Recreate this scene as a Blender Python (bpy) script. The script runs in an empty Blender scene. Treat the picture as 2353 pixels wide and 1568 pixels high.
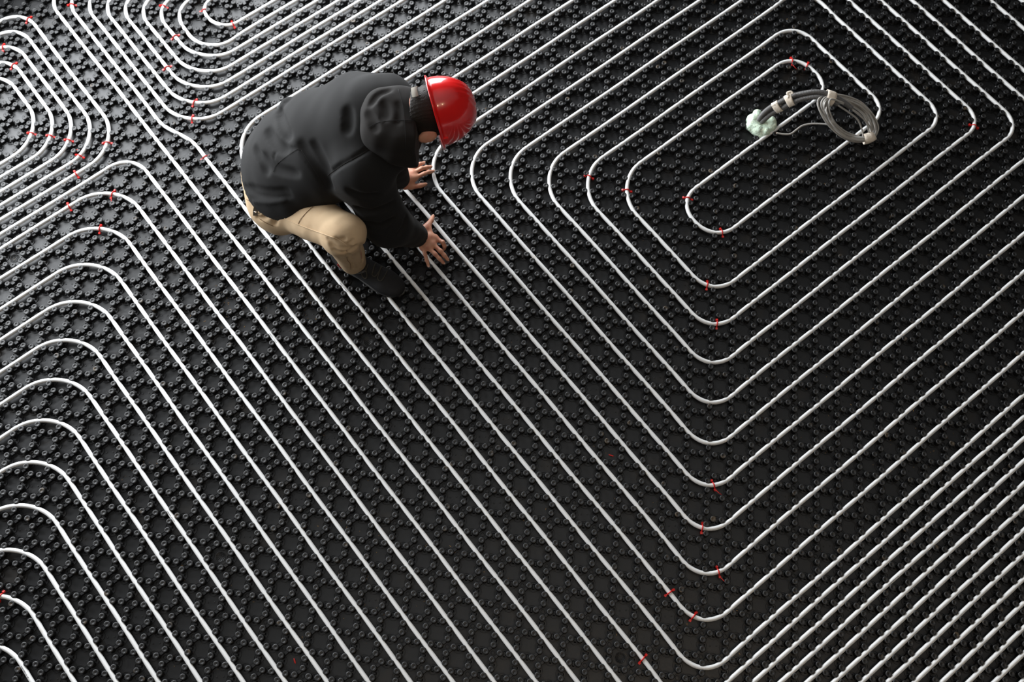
import bpy, math, random
import numpy as np
import mathutils
from mathutils import Matrix, Vector

random.seed(7)
rng = np.random.default_rng(11)
SC = bpy.context.scene
COL = SC.collection

# ------------------------------------------------------------------ camera
F_PX, FW, FH = 2345.68, 2353.0, 1568.0
CAM = np.array([-0.2655236, -1.7660544, 3.69455996])
RW = np.array([[0.78226026, -0.62276068, 0.01542818],      # image right
               [-0.57723865, -0.73394671, -0.35793543],    # image down
               [0.23423157, 0.27109292, -0.93361887]])     # into the picture
cd = bpy.data.cameras.new('camera')
cd.sensor_width = 36.0
cd.lens = F_PX / FW * 36.0
cd.clip_start, cd.clip_end = 0.05, 100
cd.dof.use_dof = True
cd.dof.focus_distance = 3.72
cd.dof.aperture_fstop = 2.2
cam = bpy.data.objects.new('camera', cd)
COL.objects.link(cam)
m = Matrix.Identity(4)
for r in range(3):
    m[r][0], m[r][1], m[r][2], m[r][3] = RW[0][r], -RW[1][r], -RW[2][r], CAM[r]
cam.matrix_world = m
SC.camera = cam

# ------------------------------------------------------------------ light
SC.view_settings.view_transform = 'Standard'
SC.view_settings.look = 'None'
SC.view_settings.gamma = 1.0
SC.view_settings.use_curve_mapping = False
SC.view_settings.exposure = 0.0
SC.cycles.use_denoising = True
SC.cycles.max_bounces = 6
w = bpy.data.worlds.new('world')
SC.world = w
w.use_nodes = True
w.node_tree.nodes['Background'].inputs[0].default_value = (1.0, 0.86, 0.72, 1)
w.node_tree.nodes['Background'].inputs[1].default_value = 0.032

WALL_Y = 2.06                                   # daylight comes through the glazed wall beyond the top of the picture
SILL, HEAD = 0.33, 2.14


def area(name, x0, x1, power):
    l = bpy.data.lights.new(name, 'AREA')
    l.shape = 'RECTANGLE'
    l.size, l.size_y = x1 - x0, HEAD - SILL
    l.energy = power
    l.color = (0.93, 0.965, 1.0)
    o = bpy.data.objects.new(name, l)
    o.location = ((x0 + x1) / 2, WALL_Y + 0.05, (HEAD + SILL) / 2)
    o.rotation_euler = (math.radians(-90), 0, 0)
    COL.objects.link(o)


WIN = [(-2.6, 0.62), (0.74, 2.9)]
for k, (a, b) in enumerate(WIN):
    area('daylight', a + 0.05, b - 0.05, 76.0 * (b - a))
for loc, e in (((0.5, -3.7, 4.7), 30.0), ((-0.6, -3.5, 4.7), 25.0)):      # the two small warm lamps mirrored in the helmet
    l = bpy.data.lights.new('lamp', 'POINT')
    l.energy, l.color, l.shadow_soft_size = e, (1.0, 0.74, 0.46), 0.05
    o = bpy.data.objects.new('ceiling_lamp_light', l)
    o.location = loc
    COL.objects.link(o)

# ------------------------------------------------------------------ helpers
FZ = -0.010                                      # level of the panel skin between the knobs
U, ASP = 0.112, 1.03071                         # pitch of the knob lattice


def LW(i, j, z=0.0):
    return np.array([i * U, -j * ASP * U, z])


def P(px, py, z=0.0):                            # a point of the photograph at height z
    d = RW.T @ np.array([(px - FW / 2) / F_PX, (py - FH / 2) / F_PX, 1.0])
    return CAM + (z - CAM[2]) / d[2] * d


def PROJ(X):
    v = (np.asarray(X) - CAM) @ RW.T
    return np.stack([FW / 2 + F_PX * v[..., 0] / v[..., 2], FH / 2 + F_PX * v[..., 1] / v[..., 2]], -1)


def nrm(v):
    v = np.asarray(v, float)
    return v / np.linalg.norm(v)


def mesh(name, V, F, smooth=True):
    """V (n,3); F list of (k,4)/(k,3) arrays"""
    me = bpy.data.meshes.new(name)
    V = np.asarray(V, np.float32)
    F = [np.asarray(f, np.int32) for f in (F if isinstance(F, (list, tuple)) else [F]) if len(f)]
    me.vertices.add(len(V))
    me.vertices.foreach_set('co', V.ravel())
    idx = np.concatenate([f.ravel() for f in F])
    tot = np.concatenate([np.full(len(f), f.shape[1], np.int32) for f in F])
    me.loops.add(len(idx))
    me.loops.foreach_set('vertex_index', idx)
    me.polygons.add(len(tot))
    me.polygons.foreach_set('loop_start', np.concatenate([[0], np.cumsum(tot)[:-1]]).astype(np.int32))
    me.update(calc_edges=True)
    me.polygons.foreach_set('use_smooth', np.full(len(tot), smooth, bool))
    me.validate()
    return me


def obj(name, me, mat=None, parent=None, **props):
    if mat is not None:
        me.materials.clear()
        me.materials.append(mat)
    o = bpy.data.objects.new(name, me)
    COL.objects.link(o)
    if parent is not None:
        o.parent = parent
    for k, v in props.items():
        o[k] = v
    return o


def thing(name, label, cat, loc=(0, 0, 0), group=None):
    o = bpy.data.objects.new(name, None)
    o.empty_display_size = 0.05
    o.location = tuple(float(c) for c in loc)
    COL.objects.link(o)
    o['label'], o['category'] = label, cat
    if group:
        o['group'] = group
    return o


def put(name, V, F, mat, parent=None, origin=None, smooth=True, **props):
    """a mesh from world coordinates, its origin moved to `origin` (parent's location when given)"""
    org = np.array(parent.location if parent is not None and origin is None else (origin if origin is not None else (0, 0, 0)), float)
    pl = np.zeros(3)
    q = parent
    while q is not None:
        pl += np.array(q.location)
        q = q.parent
    me = mesh(name, np.asarray(V) - (org if parent is None else pl), F, smooth)
    o = obj(name, me, mat, parent, **props)
    if parent is None:
        o.location = tuple(org)
    return o


class Acc:                                       # gathers pieces into one mesh
    def __init__(s):
        s.V, s.Q, s.T, s.n = [], [], [], 0

    def add(s, V, F):
        V = np.asarray(V, float)
        s.V.append(V)
        for f in (F if isinstance(F, list) else [F]):
            f = np.asarray(f)
            if len(f):
                (s.Q if f.shape[1] == 4 else s.T).append(f + s.n)
        s.n += len(V)
        return s

    def get(s):
        return np.concatenate(s.V), [np.concatenate(x) for x in (s.Q, s.T) if x]


BQ = np.array([[0, 3, 2, 1], [4, 5, 6, 7], [0, 1, 5, 4], [1, 2, 6, 5], [2, 3, 7, 6], [3, 0, 4, 7]])


def box(c, ex, ey, ez, taper=1.0):
    """box centred at c with half-axis vectors ex, ey, ez; the +ez face is scaled by taper"""
    c, ex, ey, ez = (np.asarray(a, float) for a in (c, ex, ey, ez))
    v = []
    for sz in (-1, 1):
        t = taper if sz > 0 else 1.0
        for sx, sy in ((-1, -1), (1, -1), (1, 1), (-1, 1)):
            v.append(c + sx * t * ex + sy * t * ey + sz * ez)
    return np.array(v), BQ


def frames(Pt):
    Pt = np.asarray(Pt, float)
    T = np.gradient(Pt, axis=0)
    T /= np.linalg.norm(T, axis=1, keepdims=True)
    up = np.array([0, 0, 1.0]) if abs(T[0][2]) < 0.9 else np.array([1.0, 0, 0])
    N = np.zeros_like(T)
    n = nrm(up - T[0] * (up @ T[0]))
    for k in range(len(T)):
        n = nrm(n - T[k] * (n @ T[k]))
        N[k] = n
    return T, N, np.cross(T, N)


def tube(Pt, r, seg=12, cap=True, flat=1.0):
    Pt = np.asarray(Pt, float)
    T, N, B = frames(Pt)
    r = np.broadcast_to(np.asarray(r, float), (len(Pt),))
    a = np.arange(seg) * 2 * math.pi / seg
    V = (Pt[:, None] + r[:, None, None] * (np.cos(a)[None, :, None] * N[:, None] * flat + np.sin(a)[None, :, None] * B[:, None])).reshape(-1, 3)
    k = np.arange(len(Pt) - 1)[:, None] * seg
    s = np.arange(seg)[None]
    s2 = (s + 1) % seg
    Q = np.stack([k + s, k + s2, k + seg + s2, k + seg + s], -1).reshape(-1, 4)
    F = [Q]
    if cap:
        n = len(V)
        V = np.concatenate([V, Pt[:1], Pt[-1:]])
        s, s2 = s[0], s2[0]
        F.append(np.stack([np.full(seg, n), s2, s], -1))
        e = (len(Pt) - 1) * seg
        F.append(np.stack([np.full(seg, n + 1), e + s, e + s2], -1))
    return V, F


def catmull(Pt, n=8):
    Pt = np.asarray(Pt, float)
    Q = np.concatenate([[2 * Pt[0] - Pt[1]], Pt, [2 * Pt[-1] - Pt[-2]]])
    out = []
    t = np.linspace(0, 1, n, endpoint=False)[:, None]
    for k in range(1, len(Q) - 2):
        a, b, c, d = Q[k - 1], Q[k], Q[k + 1], Q[k + 2]
        out.append(0.5 * (2 * b + (c - a) * t + (2 * a - 5 * b + 4 * c - d) * t ** 2 + (3 * b - a - 3 * c + d) * t ** 3))
    return np.concatenate(out + [Pt[-1:]])


def lathe(prof, seg):
    """prof: list of (r,z) from bottom to top, r=0 closes the end"""
    V, F3, F4, rows = [], [], [], []
    for r, z in prof:
        if r == 0:
            rows.append([len(V)])
            V.append((0, 0, z))
        else:
            rows.append(list(range(len(V), len(V) + seg)))
            for k in range(seg):
                a = 2 * math.pi * k / seg
                V.append((r * math.cos(a), r * math.sin(a), z))
    for A, B in zip(rows[:-1], rows[1:]):
        for k in range(seg):
            k2 = (k + 1) % seg
            if len(A) == 1:
                F3.append((A[0], B[k2], B[k]))
            elif len(B) == 1:
                F3.append((A[k], A[k2], B[0]))
            else:
                F4.append((A[k], A[k2], B[k2], B[k]))
    return np.array(V, float), [np.array(F4).reshape(-1, 4), np.array(F3).reshape(-1, 3)]


# ------------------------------------------------------------------ materials
def mat(name, col, rough=0.5, spec=0.5, bump=None, var=None, coat=0.0, sss=0.0, sheen=0.0, metal=0.0):
    mt = bpy.data.materials.new(name)
    mt.use_nodes = True
    nt = mt.node_tree
    b = nt.nodes['Principled BSDF']
    b.inputs['Base Color'].default_value = (*col, 1)
    b.inputs['Roughness'].default_value = rough
    b.inputs['Specular IOR Level'].default_value = spec
    b.inputs['Coat Weight'].default_value = coat
    b.inputs['Coat Roughness'].default_value = 0.06
    b.inputs['Metallic'].default_value = metal
    b.inputs['Sheen Weight'].default_value = sheen
    if sss:
        b.inputs['Subsurface Weight'].default_value = sss
        b.inputs['Subsurface Radius'].default_value = (0.006, 0.003, 0.0018)
    tc = nt.nodes.new('ShaderNodeTexCoord')
    if bump:
        sc, st, dist = bump
        n = nt.nodes.new('ShaderNodeTexNoise')
        n.inputs['Scale'].default_value = sc
        n.inputs['Detail'].default_value = 3
        bp = nt.nodes.new('ShaderNodeBump')
        bp.inputs['Strength'].default_value = st
        bp.inputs['Distance'].default_value = dist
        nt.links.new(tc.outputs['Object'], n.inputs['Vector'])
        nt.links.new(n.outputs['Fac'], bp.inputs['Height'])
        nt.links.new(bp.outputs['Normal'], b.inputs['Normal'])
    if var:
        sc, c2, lo, hi = var
        n = nt.nodes.new('ShaderNodeTexNoise')
        n.inputs['Scale'].default_value = sc
        n.inputs['Detail'].default_value = 4
        mr = nt.nodes.new('ShaderNodeMapRange')
        mr.inputs['From Min'].default_value, mr.inputs['From Max'].default_value = lo, hi
        mx = nt.nodes.new('ShaderNodeMix')
        mx.data_type = 'RGBA'
        mx.inputs['A'].default_value, mx.inputs['B'].default_value = (*col, 1), (*c2, 1)
        nt.links.new(tc.outputs['Object'], n.inputs['Vector'])
        nt.links.new(n.outputs['Fac'], mr.inputs['Value'])
        nt.links.new(mr.outputs['Result'], mx.inputs['Factor'])
        nt.links.new(mx.outputs['Result'], b.inputs['Base Color'])
    return mt


M_MAT = mat('black_moulded_plastic', (0.0060, 0.0063, 0.0072), 0.40, 0.5, bump=(55, 0.22, 0.003), var=(9, (0.016, 0.0125, 0.009), 0.56, 0.75))
M_KNOB = mat('black_knob_plastic', (0.0088, 0.0089, 0.0093), 0.44, 0.5, bump=(300, 0.55, 0.002), var=(24, (0.085, 0.058, 0.03), 0.66, 0.80))
M_PIPE = mat('white_pipe_plastic', (0.80, 0.805, 0.80), 0.34, 0.42, var=(16, (0.70, 0.655, 0.59), 0.66, 0.82))
M_RED = mat('red_clip_plastic', (0.62, 0.022, 0.018), 0.35, 0.5)
M_HELM = mat('red_helmet_plastic', (0.74, 0.012, 0.012), 0.22, 0.5, coat=0.6)
M_JACK = mat('black_jacket_fabric', (0.0105, 0.0103, 0.0102), 0.85, 0.2, bump=(900, 0.25, 0.0006), sheen=0.03)
M_HOOD = mat('black_hood_fabric', (0.0115, 0.0100, 0.0090), 0.87, 0.2, bump=(900, 0.25, 0.0006), sheen=0.03)
M_PANT = mat('tan_trouser_fabric', (0.55, 0.405, 0.255), 0.85, 0.2, bump=(1100, 0.2, 0.0005), var=(14, (0.49, 0.35, 0.215), 0.45, 0.7))
M_SEAM = mat('brown_seam_thread', (0.20, 0.125, 0.075), 0.9, 0.1)
M_PALE = mat('tan_seam_thread', (0.60, 0.45, 0.29), 0.9, 0.1)
M_STRAP = mat('grey_webbing', (0.16, 0.145, 0.12), 0.8, 0.2, bump=(600, 0.4, 0.001))
M_SKIN = mat('skin', (0.56, 0.275, 0.18), 0.48, 0.4, bump=(240, 0.25, 0.0015), var=(40, (0.50, 0.20, 0.135), 0.5, 0.7), sss=0.12)
M_NAIL = mat('nail', (0.66, 0.40, 0.31), 0.3, 0.5)
M_HAIR = mat('dark_hair', (0.011, 0.0075, 0.0052), 0.6, 0.25, bump=(260, 0.5, 0.003))
M_SHOE = mat('black_shoe_mesh', (0.012, 0.012, 0.013), 0.75, 0.3, bump=(700, 0.4, 0.001))
M_SOLE = mat('grey_sole_rubber', (0.075, 0.074, 0.072), 0.7, 0.3)
M_GREY = mat('grey_shoe_lining', (0.09, 0.09, 0.092), 0.8, 0.2)
M_LACE = mat('dark_lace', (0.06, 0.055, 0.042), 0.8, 0.2)
M_COND = mat('grey_corrugated_conduit', (0.115, 0.112, 0.11), 0.42, 0.5)
M_CABLE = mat('grey_cable', (0.40, 0.385, 0.36), 0.42, 0.4)
M_TAPE = mat('cream_tape', (0.80, 0.71, 0.60), 0.7, 0.2, bump=(160, 0.5, 0.003))
M_FOAM = mat('pale_green_foam', (0.60, 0.74, 0.60), 0.8, 0.2, bump=(120, 0.7, 0.006), var=(45, (0.72, 0.80, 0.62), 0.5, 0.7))
M_COPPER = mat('copper_core', (0.45, 0.17, 0.09), 0.35, 0.5, metal=0.8)
M_DUST = mat('tan_crumb', (0.42, 0.25, 0.10), 0.9, 0.1)
M_STEEL = mat('steel', (0.6, 0.58, 0.55), 0.25, 0.5, metal=1.0)
M_PRINT = mat('faded_ink', (0.16, 0.16, 0.17), 0.6, 0.2)
M_WALL = mat('grey_plaster', (0.30, 0.29, 0.275), 0.9, 0.1, bump=(30, 0.3, 0.004))
M_WHITE = mat('white_ceiling_paint', (0.8, 0.79, 0.77), 0.9, 0.1)
M_FRAME = mat('dark_window_frame', (0.05, 0.05, 0.052), 0.5, 0.4)
M_GAITER = mat('black_neck_scarf', (0.012, 0.012, 0.012), 0.9, 0.1)
M_REDCLOTH = mat('dull_red_collar', (0.16, 0.02, 0.02), 0.9, 0.1)

# ------------------------------------------------------------------ floor of knobbed heating panels
fl_me = mesh('floor', [(x, y, z) for z in (FZ - 0.02, FZ) for x, y in ((-5, -6), (7, -6), (7, WALL_Y), (-5, WALL_Y))], BQ, False)
FLOOR = obj('floor', fl_me, M_MAT, kind='structure')

# every knob cluster (four knobs) that the picture or a step aside can see
CL = []
for i2 in range(-80, 110):
    for j2 in range(-90, 90):
        if (i2 + j2) % 2 == 1:
            i, j = i2 / 2, j2 / 2
            q = PROJ(LW(i, j))
            if -260 < q[0] < FW + 260 and -220 < q[1] < FH + 220 and LW(i, j)[1] < WALL_Y - 0.03:
                v = (LW(i, j) - CAM) @ RW[2]
                if v > 0:
                    CL.append((i, j))
CL = np.array(CL)
CLW = np.stack([CL[:, 0] * U, -CL[:, 1] * ASP * U, np.zeros(len(CL))], 1)

KN = [(0.0112, FZ), (0.0098, FZ + 0.004), (0.0088, 0.0100), (0.0101, 0.0136), (0.0106, 0.0152), (0.0099, 0.0167), (0.0080, 0.0174), (0.0047, 0.0171), (0.0030, 0.0158), (0, 0.0156)]
kv, kf = lathe(KN, 10)
d15x, d15y = 0.15 * U, 0.15 * U * ASP
OFF = np.array([(-d15x, d15y), (d15x, d15y), (-d15x, -d15y), (d15x, -d15y)])
knobs = np.concatenate([CLW + np.array([ox, oy, 0]) for ox, oy in OFF])
knob_dir = np.concatenate([np.full(len(CLW), math.atan2(oy, ox)) for ox, oy in OFF])


def instances(bv, bf, pos, ang=None, scl=None):
    n, k = len(pos), len(bv)
    V = np.broadcast_to(bv, (n, k, 3)).copy()
    if scl is not None:
        V *= scl[:, None, None] if scl.ndim == 1 else scl[:, None, :]
    if ang is not None:
        c, s = np.cos(ang)[:, None], np.sin(ang)[:, None]
        V = np.stack([V[..., 0] * c - V[..., 1] * s, V[..., 0] * s + V[..., 1] * c, V[..., 2]], -1)
    V = (V + pos[:, None, :]).reshape(-1, 3)
    o = (np.arange(n) * k)[:, None, None]
    return V, [(f[None] + o).reshape(-1, f.shape[1]) for f in bf if len(f)]


# webs joining the knobs of a cluster, the pin hole between them, thin ribs and shallow rings of the moulding
A = Acc()
ex, ey = np.array([1.0, 0, 0]), np.array([0, 1.0, 0])
bw, bq = box((0, 0, FZ + 0.0050), ex * 0.0090, ey * 0.0062, (0, 0, 0.0055), 0.72)
for oy in (-d15y, d15y):
    V, F = instances(bw, [bq], CLW + np.array([0, oy, 0]))
    A.add(V, F)
rv, rf = lathe([(0.0076, FZ), (0.0070, FZ + 0.0040), (0.0055, FZ + 0.0042), (0.0050, FZ + 0.0006), (0, FZ + 0.0006)], 12)
A.add(*instances(rv, rf, CLW))
put('knob_webs', *A.get(), M_MAT, FLOOR, kind='stuff', smooth=False)

QX = np.array([(0.25, 0.25), (0.25, -0.25)])
rings = np.concatenate([CLW + np.array([a * U, b * U * ASP, 0]) for a, b in ((0.25, 0.25), (-0.25, 0.25), (0.25, -0.25), (-0.25, -0.25))])
key = np.round(rings[:, :2] / (U / 8)).astype(int)
_, first = np.unique(key, axis=0, return_index=True)
rings = rings[first]
gi = np.round(rings[:, 0] / (U / 4)).astype(int)
gj = np.round(-rings[:, 1] / (U * ASP / 4)).astype(int)
rv, rf = lathe([(0.0192, FZ), (0.0186, FZ + 0.0024), (0.0164, FZ + 0.0024), (0.0158, FZ)], 20)
A = Acc().add(*instances(rv, rf, rings))
# a saddle runs between the two knobs of each ring, square to the channel crossing
sad, sq = box((0, 0, FZ + 0.0022), ex * 0.0042, ey * 0.0110, (0, 0, 0.0028), 0.62)
# knob pair at each ring: the diagonal that has knobs on it
has = set(map(tuple, np.round(knobs[:, :2] / 0.001).astype(int)))
ang_s = []
for r in rings:
    def near_knob(dx, dy):
        k = (r[:2] + np.array([dx, dy])) / 0.001
        k = np.round(k).astype(int)
        return any((k[0] + a, k[1] + b) in has for a in (-1, 0, 1) for b in (-1, 0, 1))
    ang_s.append(math.pi / 4 if near_knob(0.1 * U, 0.1 * U * ASP) or near_knob(-0.1 * U, -0.1 * U * ASP) else -math.pi / 4)
A.add(*instances(sad, [sq], rings, np.array(ang_s)))
put('moulded_rings', *A.get(), M_MAT, FLOOR, kind='stuff', smooth=False)

A = Acc()
xs = np.arange(-40, 60) * 0.5 + 0.25
for q in xs:
    for e in (-0.0021, 0.0021):
        x = q * U + e
        if -2.4 < x < 4.6:
            A.add(*box((x, -0.6, FZ + 0.0004), (0.0007, 0, 0), (0, 2.62, 0), (0, 0, 0.0012), 1.0))
for q in np.arange(-70, 90) * 0.5 + 0.25:
    y = -q * U * ASP
    if -3.3 < y < WALL_Y - 0.03:
        A.add(*box((1.1, y, FZ + 0.0003), (3.5, 0, 0), (0, 0.0009, 0), (0, 0, 0.0009), 1.0))
put('panel_ribs', *A.get(), M_MAT, FLOOR, kind='stuff', smooth=False)

# flats with a stippled disc, and small dots pressed in some of the flats
dv, df = lathe([(0.0195, 0.0), (0.0190, 0.0012), (0.0174, 0.0012), (0.0168, 0.0003), (0, 0.0003)], 20)
for qx, qy in ((841.8, 782.5), (1138, 355), (33, 589), (505, 1279), (1421, 1515)):
    c = P(qx, qy, 0.0)
    i, j = round(c[0] / (U / 2)), round(-c[1] / (U * ASP / 2))
    c = LW(i / 2, j / 2, FZ)
    A = Acc().add(dv, df)
    bv, bf = lathe([(0.0017, 0.0), (0.0013, 0.0018), (0, 0.0023)], 6)
    pts = [(0, 0, 0)] + [(r * math.cos(2 * math.pi * k / n + r * 90), r * math.sin(2 * math.pi * k / n + r * 90), 0.0002) for r, n in ((0.005, 6), (0.0095, 10), (0.0142, 15)) for k in range(n)]
    A.add(*instances(bv, bf, np.array(pts)))
    V, F = A.get()
    put('stippled_disc', V + c, F, M_KNOB, FLOOR, label='round stippled disc moulded into a flat of the panel')
flats = np.array([LW(a / 2, b / 2, FZ) for a in range(-40, 90) for b in range(-50, 60) if (a + b) % 2 == 0])
pf = PROJ(flats)
flats = flats[(pf[:, 0] > -50) & (pf[:, 0] < FW + 50) & (pf[:, 1] > -50) & (pf[:, 1] < FH + 50)]
sel = flats[rng.random(len(flats)) < 0.14]
dv, df = lathe([(0.0030, 0.0), (0.0026, 0.0011), (0.0015, 0.0011), (0, 0.0005)], 9)
pts = np.concatenate([sel + np.array([0.010, -0.006, 0]), sel + np.array([-0.009, 0.007, 0])])
put('moulded_dots', *instances(dv, df, pts), M_MAT, FLOOR, kind='stuff')

# ------------------------------------------------------------------ glazed wall the daylight comes through (beyond the frame)
A = Acc()
X0, X1, TOP = -5.0, 7.0, 4.6
for a, b, c, d in ((X0, X1, 0, SILL - 0.03), (X0, X1, HEAD + 0.05, TOP), (X0, WIN[0][0], SILL - 0.03, HEAD + 0.05), (WIN[1][1], X1, SILL - 0.03, HEAD + 0.05)):
    A.add(*box(((a + b) / 2, WALL_Y + 0.14, (c + d) / 2), ((b - a) / 2, 0, 0), (0, 0.14, 0), (0, 0, (d - c) / 2)))
put('wall_back', *A.get(), M_WALL, smooth=False, kind='structure')
put('ceiling', *box((1, -2, 4.98), (6, 0, 0), (0, 4.3, 0), (0, 0, 0.08)), M_WHITE, smooth=False, kind='structure')
A = Acc()
a, b = WIN[0][0], WIN[1][1]
for c, h in ((((a + b) / 2, WALL_Y + 0.05, SILL), ((b - a) / 2, 0.03, 0.03)), (((a + b) / 2, WALL_Y + 0.05, HEAD), ((b - a) / 2, 0.03, 0.03))):
    A.add(*box(c, (h[0], 0, 0), (0, h[1], 0), (0, 0, h[2])))
for x in (a, (WIN[0][1] + WIN[1][0]) / 2, b):
    A.add(*box((x, WALL_Y + 0.05, (SILL + HEAD) / 2), (0.06, 0, 0), (0, 0.03, 0), (0, 0, (HEAD - SILL) / 2)))
put('window_1', *A.get(), M_FRAME, smooth=False, kind='structure')

# ------------------------------------------------------------------ heating pipes
PIPES = []                                      # centre lines, for the clips


def fillet(pts):
    """pts: (i, j[, r]) lattice corners; arcs of radius r at corners"""
    out = [np.array(pts[0][:2], float)]
    for k in range(1, len(pts) - 1):
        p, a, b = (np.array(q[:2], float) for q in (pts[k], pts[k - 1], pts[k + 1]))
        r = pts[k][2] if len(pts[k]) > 2 else 1.0
        u, v = nrm(a - p), nrm(b - p)
        half = math.acos(max(-1, min(1, u @ v))) / 2
        d = r / math.tan(half)
        s, e = p + u * d, p + v * d
        c = p + nrm(u + v) * (r / math.sin(half))
        n = 16
        a0 = math.atan2(*(s - c)[::-1])
        a1 = math.atan2(*(e - c)[::-1])
        dl = (a1 - a0 + math.pi) % (2 * math.pi) - math.pi
        out += [c + r * np.array([math.cos(a0 + dl * t), math.sin(a0 + dl * t)]) for t in np.linspace(0, 1, n)]
    out.append(np.array(pts[-1][:2], float))
    res = []
    for a, b in zip(out[:-1], out[1:]):
        n = max(1, int(np.linalg.norm(b - a) / 0.5))
        res += [a + (b - a) * t for t in np.arange(n) / n]
    return np.array(res + [out[-1]])


KDK = mathutils.kdtree.KDTree(len(knobs))
for n_, k_ in enumerate(knobs):
    KDK.insert((k_[0], k_[1], 0), n_)
KDK.balance()


def relax(W):
    """resample the bends finely and let the pipe slide off the knob heads"""
    seg = np.linalg.norm(np.diff(W, axis=0), axis=1)
    d = np.concatenate([[0], np.cumsum(seg)])
    n = max(8, int(d[-1] / 0.014))
    t = np.linspace(0, d[-1], n)
    W = np.stack([np.interp(t, d, W[:, k]) for k in range(3)], 1)
    inside = (PROJ(W) > -300).all(1) & (PROJ(W) < (FW + 300, FH + 300)).all(1)
    for it in range(8):
        Dp = np.zeros_like(W)
        T = np.gradient(W, axis=0)
        T /= np.linalg.norm(T, axis=1, keepdims=True)
        for q in np.where(inside)[0]:
            co, k, dd = KDK.find((W[q][0], W[q][1], 0))
            if dd < 0.0162:
                r_ = W[q][:2] - knobs[k][:2]
                r_ = r_ - T[q][:2] * (r_ @ T[q][:2])
                l = np.linalg.norm(r_)
                if l < 0.0160:
                    Dp[q][:2] = r_ / max(l, 1e-6) * (0.0160 - l)
        for _ in range(30):
            Dp[1:-1] = 0.25 * Dp[:-2] + 0.5 * Dp[1:-1] + 0.25 * Dp[2:]
        W = W + 0.9 * Dp
    return W


def pipe(pts, label, lift=None):
    L = fillet(pts)
    W = np.stack([L[:, 0] * U, -L[:, 1] * ASP * U, np.full(len(L), 0.0090)], 1)
    # installed pipe is never quite straight
    ph = random.random() * 6
    W[:, 0] += 0.0009 * np.sin(L[:, 1] * 1.3 + ph)
    W[:, 1] += 0.0009 * np.sin(L[:, 0] * 1.1 + ph)
    if lift:
        for (i, j), h, s in lift:
            W[:, 2] += h * np.exp(-((L[:, 0] - i) ** 2 + (L[:, 1] - j) ** 2) / s ** 2)
    W = relax(W)
    PIPES.append(W)
    o = put('heating_pipe', *tube(W, 0.008, 14), M_PIPE, origin=W[len(W) // 2])
    o['label'], o['category'], o['group'] = label, 'pipe', 'white heating pipes'
    return o


R, B_ = 1.6, 1.1
ORD = ['first', 'second', 'third', 'fourth', 'fifth', 'sixth', 'seventh', 'eighth', 'ninth', 'tenth', 'eleventh', 'twelfth', 'thirteenth']
# U bends at the upper left edge
for k in range(5):
    I = -0.5 - 0.5 * k
    lab = ['outermost of the five nested white pipe U-bends at the upper left edge', 'second from outside of five nested white pipe U-bends, upper left edge',
           'middle one of the five nested white pipe U-bends at the upper left edge', 'fourth from outside of five nested white pipe U-bends, upper left edge',
           'innermost of the five nested white pipe U-bends at the upper left edge'][k]
    pipe([(-12, -8.5 - 0.5 * k), (I, -8.5 - 0.5 * k, 1.5), (I, -16 + 0.5 * k, 1.0), (-12, -16 + 0.5 * k)], lab)
# long bends down the left
for k in range(13):
    I = -0.5 - k
    J = -8.0 if k == 0 else -9 - I
    Jb = 19.75 - 0.5 * I
    lab = 'white pipe bend on the left side, ' + ('topmost of the nested family' if k == 0 else ORD[k] + ' from the top of its family')
    pipe([(-22, J), (I, J, 1.05 if k == 0 else R), (I, Jb, B_), (30, Jb)], lab)
# bundle at the top left
pipe([(10, -16), (0.5, -16, 1.0), (0.5, 19.5, B_), (30, 19.5)], 'straight white pipe running diagonally from top left, just above the topmost left bend')
pipe([(10, -15.5), (1, -15.5, 1.0), (1, -8.5, 2.5), (1.5, -6.9, 2.5), (1.5, 19, B_), (30, 19)], 'white pipe with a sideways kink left of the worker, red clip below the kink')
for k in range(7):
    I = (1.5 + 0.5 * k) if k < 6 else 5.05
    Jl, Jt = -7.5 - 0.5 * k, -15 + 0.5 * k
    r = [1.55, 1.55, 1.5, 1.45, 1.4, 1.25, 0.74][k]
    lab = 'white pipe bend at the top left, ' + ['outermost of seven', 'second of seven from outside', 'third of seven from outside', 'middle of seven', 'third of seven from inside',
                                                   'second of seven from inside', 'innermost of seven'][k] + ', open to the right'
    pipe([(I + 11, Jt), (I, Jt, 1.0 if k < 6 else 0.74), (I, Jl, r), (17, Jl)], lab)
# long loops under and around the worker
pipe([(22, -6.5), (2.5, -6.5, R), (2.5, 18.5, B_), (30, 18.5)], 'white pipe bending round the back of the crouching worker')
ends = {-5.5: (3.5, 18, [(33.5, 18, 1), (33.5, 4)], (31.5, 4)), -4.5: (4.5, 17, [(32.5, 17, 1), (32.5, 4)], (30.9, 2)), -3.5: (5.5, 16, [(31.5, 16, 1), (31.5, 4)], (30.0, 2)),
        -2.5: (6.5, 15, [(30.9, 15, 1), (30.9, 2)], (28.5, 0)), -1.5: (7.5, 14, [(30.0, 14, 1), (30.0, 2)], (27.5, 0.3)), -0.5: (8.5, 13, [(28.5, 13, 0.9), (28.5, 0)], (26.5, 2)),
        0.5: (9.5, 12, [(27.5, 12, 0.9), (27.5, 0.3)], (25.5, 2))}
labs = {-5.5: 'white pipe coming out beneath the worker, passing under the toe of his black shoe', -4.5: 'white pipe just right of the black shoe, clip with tail on its lower bend',
        -3.5: 'white pipe passing between the black shoe and the right hand of the worker', -2.5: 'white pipe that both hands of the worker press into the floor',
        -1.5: 'white pipe loop whose left bend touches the fingertips of the left hand', -0.5: 'second white pipe loop right of the hands, below the red helmet',
        0.5: 'third white pipe loop right of the hands, counted from the left hand'}
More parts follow.
